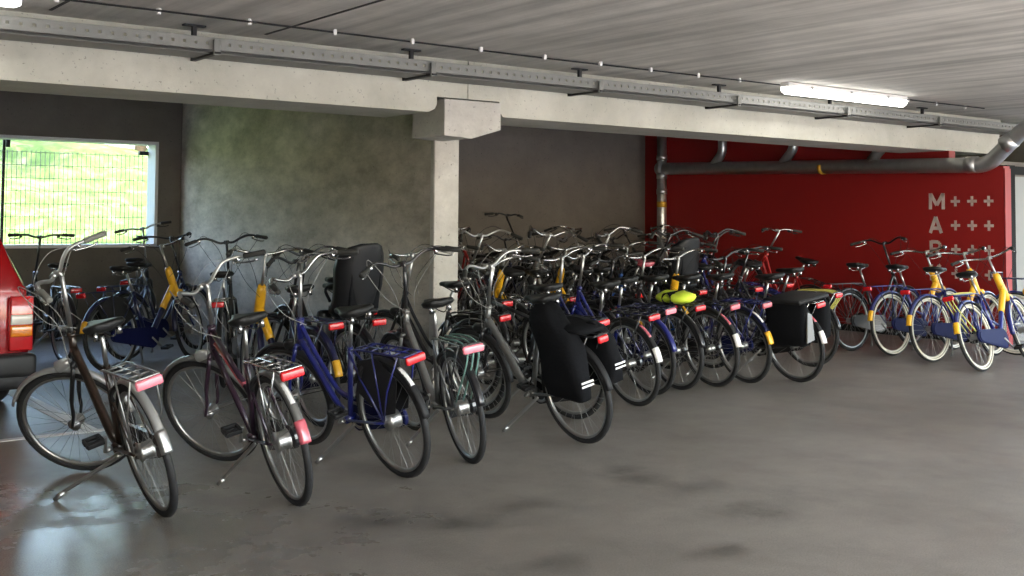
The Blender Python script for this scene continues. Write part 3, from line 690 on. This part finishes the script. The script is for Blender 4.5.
# --- right bay rows (alternate front wheels are held high by the rack)
cols = ['black', 'navy', 'black', 'blue', 'black', 'grey', 'black', 'navy', 'redpaint', 'black', 'sky', 'black']
R2 = [  # u, v, label, dict
 (5.98, 8.25, 'black bicycle with silver handlebar right beside the column in the crowd', dict(col='black', barm='chrome', bars='swept')),
 (6.42, 8.45, 'black bicycle with chrome carrier, second from the column in the crowd', dict(col='black', barm='alu', bars='moustache', rack='chrome')),
 (6.86, 8.35, 'yellow-headed rental bicycle behind the big panniers', dict(frame='rental', col='navy', barm='chrome', bars='moustache', head='yellow', tip='yellow')),
 (7.30, 8.5, 'grey bicycle with thick grey tube in the crowd', dict(frame='thick', col='grey', barm='chrome', bars='moustache')),
 (7.74, 8.4, 'yellow and royal blue rental bicycle in the crowd centre', dict(frame='rental', col='blue', barm='chrome', bars='swept', head='yellow', tip='yellow')),
 (8.18, 8.55, 'black bicycle with faded red saddle in the middle of the crowd', dict(col='black', barm='chrome', bars='moustache', saddle='pinkred', sz=.06)),
 (8.62, 8.4, 'bright blue bicycle carrying a dark child seat in the crowd below the pipe', dict(col='sky', barm='chrome', bars='swept', frame='thick', childseat=True)),
 (9.06, 8.5, 'dark bicycle with pale seat post behind the panniers', dict(col='black', barm='black', bars='wide')),
 (9.50, 8.4, 'dark red bicycle behind the dark panniers', dict(col='redpaint', barm='black', bars='wide')),
 (9.94, 8.6, 'blue bicycle with black wire front basket near the red wall', dict(col='blue', barm='black', bars='wide', guard='navy', rack='blue', basket=True)),
 (10.38, 8.7, 'black bicycle with upright black handlebar before the red wall', dict(col='black', barm='black', bars='wide', bh=1.3)),
 (11.35, 8.9, 'red-framed bicycle deep in the corner by the red wall', dict(col='redpaint', barm='chrome', bars='flat', bh=1.22)),
]
PLC = ['left end', 'second from the left', 'third from the left', 'fourth from the left', 'fifth from the left', 'middle', 'just right of the middle', 'left of the upright pipe', 'below the upright pipe', 'right of the upright pipe', 'third from the right', 'second from the right', 'right end']
RACKS = []
for i, (u, v, lab, kw) in enumerate(R2):
    up = i % 2 == 1
    kw = dict(kw); kw.setdefault('bh', 1.18); kw.setdefault('frame', 'step'); kw.setdefault('guard', 'black')
    F((u, v), lab, hd=random.uniform(-2, 4), lean=random.uniform(2, 4), steer=random.uniform(-12, 12), pitch=15 if up else 0, stand=None if up else 'alu', group=G3, detail=2 if i < 8 else 1, **kw)
    RACKS.append((u, v+1.1, up, 1))
CN = {'black': 'black', 'navy': 'navy', 'grey': 'grey', 'blue': 'blue', 'redpaint': 'red', 'sky': 'bright blue', 'silver': 'silver'}
for i in range(13):
    u = 6.30+i*.50; up = i % 2 == 0
    c = cols[(i*5) % 12]; bm_ = ['chrome', 'black', 'black', 'alu'][i % 4]
    kind = ['step', 'diamond', 'step', 'trapeze'][i % 4]
    F((u, 12.55+random.uniform(-.1, .1)), '%s bicycle in the rear row against the back wall, %s' % (CN[c], PLC[i]), hd=180+random.uniform(-3, 3), lean=random.uniform(-1, 1), steer=random.uniform(-20, 20),
      pitch=15 if up else 2, stand=None, frame=kind, col=c, guard=['black', 'grey', 'matte'][i % 3], bars=['swept', 'moustache', 'flat', 'wide'][(i*3) % 4], barm=bm_, bh=1.42 if i == 6 else 1.2, group=G3, detail=1)

# rack with low and high wheel channels
rk = root('bicycle_rack', 'low steel rack with wheel channels hidden among the crowded bicycles', 'bicycle rack', (8.6, 9.9, 0))
put('base_rail', None, lambda m: [m.box((0, y, .03), (6.6, .05, .05), bevel=.006) for y in (-.62, .0, .68)], 'galv', rk)
for i, (u, v, up, d) in enumerate(RACKS):
    if u > 11: continue
    z = .27 if up else .012
    put('wheel_channel', ('chan', up), lambda m: (m.box((-.035, 0, .025), (.004, .62, .05)), m.box((.035, 0, .025), (.004, .62, .05)), m.box((0, 0, 0), (.074, .62, .004)))+((m.box((0, .2, -.12), (.04, .04, .24)),) if up else ()),
        'galv', rk, M.Translation((u-8.6, v-9.9+.05, z)) @ M.Rotation(R(14 if up else 0), 4, 'X'))

# ------------------------------------------------------------------ things carried by the bicycles
def bag_on(bike, name, label, cat, builds):
    o = root(name, label, cat); o.matrix_world = bike.matrix_basis.copy()
    for nm, fn, mat in builds: put(nm, None, fn, mat, o)
    return o
def pouch(m, s, y0, y1, z0, z1, x0, x1, b=.03):
    m.box((s*(x0+x1)/2, (y0+y1)/2, (z0+z1)/2), (x1-x0, y1-y0, z1-z0), bevel=b, seg=3, taper=(.9, .93))
def soft(m, s_, prof, n=22, seed=3):
    rnd = random.Random(seed); ph = [rnd.uniform(0, 6) for _ in range(4)]; rows = []
    for z, cx_, cy_, hx, hy in prof:
        r_ = []
        for i in range(n):
            a = 2*pi*i/n; ca, sa = cos(a), sin(a); e = .55
            w = 1+.06*sin(3*a+ph[0]+z*14)+.04*sin(5*a+ph[1]-z*23)
            r_.append((s_*cx_+hx*math.copysign(abs(ca)**e, ca)*w, cy_+hy*math.copysign(abs(sa)**e, sa)*w, z+.012*sin(2*a+ph[2])))
        rows.append(r_)
    m.rows(rows)
PL = [(.36, .125, -.08, .03, .12), (.38, .130, -.09, .06, .18), (.48, .135, -.10, .072, .20), (.60, .135, -.09, .072, .20), (.70, .13, -.07, .075, .20), (.80, .115, -.03, .08, .18), (.86, .09, .04, .08, .15), (.93, .06, .10, .07, .11), (.97, .05, .12, .03, .06)]
PR = [(.40, .125, -.14, .03, .12), (.42, .130, -.14, .055, .17), (.55, .135, -.13, .065, .19), (.70, .125, -.12, .06, .18), (.80, .10, -.10, .05, .15), (.83, .08, -.10, .03, .10)]
bag_on(b5, 'pannier_bag', 'pair of big black fabric panniers with reflective stripes, right of the column', 'bag',
       [('pouch', lambda m: soft(m, -1, PL), 'cloth'), ('pouch', lambda m: soft(m, 1, PR, seed=5), 'cloth'),
        ('flap', lambda m: soft(m, 0, [(.785, 0, -.08, .12, .17), (.80, 0, -.08, .15, .2), (.825, 0, -.06, .14, .19), (.84, 0, -.04, .08, .12)], seed=8), 'cloth'),
        ('reflective_stripe', lambda m: [m.box((-.135, -.305, z), (.10, .006, .012)) for z in (.50, .475)]+[m.box((.135, -.335, z), (.09, .006, .012)) for z in (.55, .525)], 'reflect')])
bag_on(b12, 'pannier_bag', 'pair of wide dark panniers with grey side at the right end of the long row', 'bag',
       [('pouch', lambda m: soft(m, -1, [(z, .14, -.08, hx, hy) for z, hx, hy in ((.39, .03, .18), (.41, .06, .22), (.55, .07, .235), (.70, .07, .235), (.77, .06, .22), (.79, .03, .18))], seed=11), 'cloth'), ('pouch', lambda m: soft(m, 1, [(z, .14, -.08, hx, hy) for z, hx, hy in ((.39, .03, .18), (.41, .06, .22), (.55, .07, .235), (.70, .07, .235), (.77, .06, .22), (.79, .03, .18))], seed=12), 'cloth'),
        ('flap', lambda m: m.box((0, -.08, .80), (.42, .44, .045), bevel=.02, seg=3), 'matte'),
        ('side_panel', lambda m: m.prism([(-.20, .44), (-.10, .45), (-.10, .68), (-.155, .71)], 'y', -.335, -.322), 'grey')])
bag_on(b9, 'hi_vis_bag', 'crumpled lime yellow bag lying on the carrier of the black bicycle', 'bag',
       [('bag_body', lambda m: m.rows([[(w*cos(a), y, .83+h*sin(a)*(1+.15*sin(4*a+y*30))) for a in [2*pi*i/14 for i in range(14)]] for y, w, h in ((.13, .04, .02), (.09, .10, .045), (.0, .12, .06), (-.07, .10, .045), (-.14, .12, .055), (-.22, .10, .04), (-.26, .04, .02))]), 'hivis'),
        ('strap', lambda m: m.ring((0, -.065, .83), .05, [(-.115, 0), (.115, 0), (.12, .004), (-.12, .004)], 16), 'cloth')])

# ------------------------------------------------------------------ red car, rear right corner in view
car = root('car', 'red estate car parked at the left edge, only its rear corner showing', 'car', (1.40, 9.0, 0))
def body(m):
    rows = []
    # length stations: y, half width scale, belt height, roof height, roof half width
    for y, hw, zl, zb, zr, rw_ in ((0, .80, .42, .92, .93, .70), (.02, .845, .36, .94, 1.02, .74), (.12, .865, .30, .95, 1.36, .64), (.30, .872, .28, .95, 1.43, .62), (1.2, .875, .26, .95, 1.46, .62), (2.1, .875, .26, .94, 1.44, .61), (2.5, .875, .26, .93, 1.36, .60),
                                    (3.05, .87, .27, .91, .96, .70), (3.6, .86, .28, .86, .88, .68), (4.15, .82, .32, .72, .76, .60), (4.3, .70, .40, .62, .66, .52)):
        L = [(-hw*.93, zl), (-hw, zl+.12), (-hw, (zl+zb)/2+.05), (-hw*.97, zb), (-(rw_+(hw-rw_)*.35), zb+(zr-zb)*.55), (-rw_, zr-.05*(zr-zb)), (-rw_*.8, zr)]
        ring = L+[(-x, z) for x, z in L[::-1]]
        rows.append([(x, y, z) for x, z in ring])
    m.rows(rows)
put('car_body', None, body, 'carred', car)
put('rear_window', None, lambda m: m.rows([[(-.62, .012, .97), (.62, .012, .97), (.60, .095, 1.30), (-.60, .095, 1.30)], [(-.62, .05, .97), (.62, .05, .97), (.60, .13, 1.30), (-.60, .13, 1.30)]]), 'glass', car)
for s in (-1, 1):
    put('side_window', None, lambda m: m.rows([[(s*.852, y, .98), (s*.852, y2, .98), (s*.69, y2-(.1 if y2 > 2.3 else 0), 1.36), (s*.69, y+.05, 1.36)] for y, y2 in ((.35, 2.6),)]+[[(s*.82, .35, .98), (s*.82, 2.6, .98), (s*.66, 2.5, 1.36), (s*.66, .40, 1.36)]]), 'glass', car)
    tl = put('tail_light', None, lambda m: m.box((s*.78, -.012, .685), (.17, .05, .41), bevel=.014), 'redlens', car)
    put('reversing_lens', None, lambda m: m.box((s*.78, -.030, .715), (.155, .03, .075), bevel=.008), 'clear', tl)
    put('indicator_lens', None, lambda m: m.box((s*.78, -.030, .63), (.155, .03, .085), bevel=.008), 'amber', tl)
put('rear_bumper', None, lambda m: (m.box((0, -.01, .38), (1.76, .22, .17), bevel=.035, seg=3), m.box((0, -.005, .26), (1.66, .16, .12), bevel=.03)), 'carplastic', car)
put('front_bumper', None, lambda m: m.box((0, 4.27, .42), (1.6, .18, .2), bevel=.04, seg=3), 'carplastic', car)
put('number_plate', None, lambda m: m.box((0, -.02, .66), (.52, .012, .11), bevel=.004), 'yellow', car)
for x in (-.76, .76):
    for y in (.78, 3.42):
        w = put('wheel', 'carwheel', lambda m: m.ring((0, 0, 0), .25, [(-.09, -.05), (-.095, .03), (-.06, .06), (.06, .06), (.095, .03), (.09, -.05)], 32), 'rubber', car, M.Translation((x, y, .31)))
        put('hub_cap', 'hubcap', lambda m: m.tube([(-.085, 0, 0), (-.07, 0, 0), (.07, 0, 0), (.085, 0, 0)], [.12, .205, .205, .12], 24), 'alu', w)

# ------------------------------------------------------------------ outside: grass bank and trees
def bank(m):
    n = 40; rows = []
    for j in range(14):
        y = 14.9+j*.9; z = -.3+max(0, j-1)*.295
        rows.append([(-14+i*1.0, y, z+.12*sin(i*1.3+j)+.08*sin(i*3.1+j*2.2)) for i in range(n)])
    m.rows(rows, closed_u=False)
gb = put('grass_bank', None, bank, 'grass'); gb['kind'] = 'structure'
def crown(m, seed, n=260, rx=1.8, rz=1.3, zc=2.2):
    rnd = random.Random(seed)
    for i in range(n):
        d = V((rnd.gauss(0, 1), rnd.gauss(0, 1), rnd.gauss(0, 1))).normalized()*rnd.random()**.4
        c = V((d.x*rx, d.y*rx, zc+d.z*rz)); a = V((rnd.uniform(-1, 1), rnd.uniform(-1, 1), rnd.uniform(-1, 1))).normalized(); b = a.cross(V((0, 0, 1))).normalized()*.16; a = a*.22
        m.add([c-a, c+b, c+a, c-b], [(0, 1, 2, 3)], False)
TL = ['leafy green tree on the bank seen through the window left part', 'leafy green tree on the bank seen through the window middle', 'leafy green tree on the bank seen through the window right part']
for i, (x, y) in enumerate(((4.8, 24.0), (9.0, 26.5), (13.4, 25.0))):
    t = root('tree', TL[i], 'tree', (x, y, 3.0), group='trees on the grass bank outside')
    put('trunk', 'trunk', lambda m: m.tube([(0, 0, -.3), (.05, 0, 1), (0, .1, 2.4)], [.16, .12, .07], 8), 'bark', t)
    put('crown', ('crown', i), lambda m: crown(m, i), 'leaf', t)

# ------------------------------------------------------------------ light
w = bpy.data.worlds.new('sky'); SC.world = w; w.use_nodes = True
nt = w.node_tree; bg = nt.nodes['Background']
sk = nt.nodes.new('ShaderNodeTexSky'); sk.sky_type = 'NISHITA'; sk.sun_disc = False
sk.sun_elevation = R(52); sk.sun_rotation = R(200); sk.dust_density = 3; sk.air_density = 1.2
nt.links.new(sk.outputs['Color'], bg.inputs['Color']); bg.inputs['Strength'].default_value = .8
sun = bpy.data.lights.new('sun', 'SUN'); sun.energy = 5.5; sun.angle = R(1); sun.color = (1, .95, .86)
so = bpy.data.objects.new('sun', sun); COL.objects.link(so); so.rotation_euler = (R(36), 0, R(-25))

# ------------------------------------------------------------------ camera
f, cx, cy, yaw, pitch, roll = 1117.43, 512, 167.96, .6493, .0453, -.0067
cam = bpy.data.cameras.new('camera'); cam.sensor_width = 36; cam.lens = 36*f/1024
cam.shift_y = (cy-288)/1024
cam.clip_start = .05; cam.clip_end = 300
c = bpy.data.objects.new('camera', cam); COL.objects.link(c)
right0 = V((cos(yaw), -sin(yaw), 0)); fwd0 = V((sin(yaw), cos(yaw), 0)); up0 = V((0, 0, 1))
fwd = fwd0*cos(pitch)+up0*sin(pitch); up1 = up0*cos(pitch)-fwd0*sin(pitch)
# image x = right*cos(roll) - up*sin(roll)
rt = right0*cos(roll)-up1*sin(roll); up = right0*sin(roll)+up1*cos(roll)
mw = M.Identity(4)
for i in range(3): mw[i][0] = rt[i]; mw[i][1] = up[i]; mw[i][2] = -fwd[i]
mw.translation = V((0, 0, 1.5)); c.matrix_world = mw
SC.camera = c
SC.view_settings.view_transform = 'Standard'; SC.view_settings.look = 'None'; SC.view_settings.gamma = 1; SC.view_settings.use_curve_mapping = False
SC.view_settings.exposure = 1.4
SC.cycles.max_bounces = 10; SC.cycles.diffuse_bounces = 6; SC.cycles.glossy_bounces = 4; SC.cycles.sample_clamp_indirect = 8
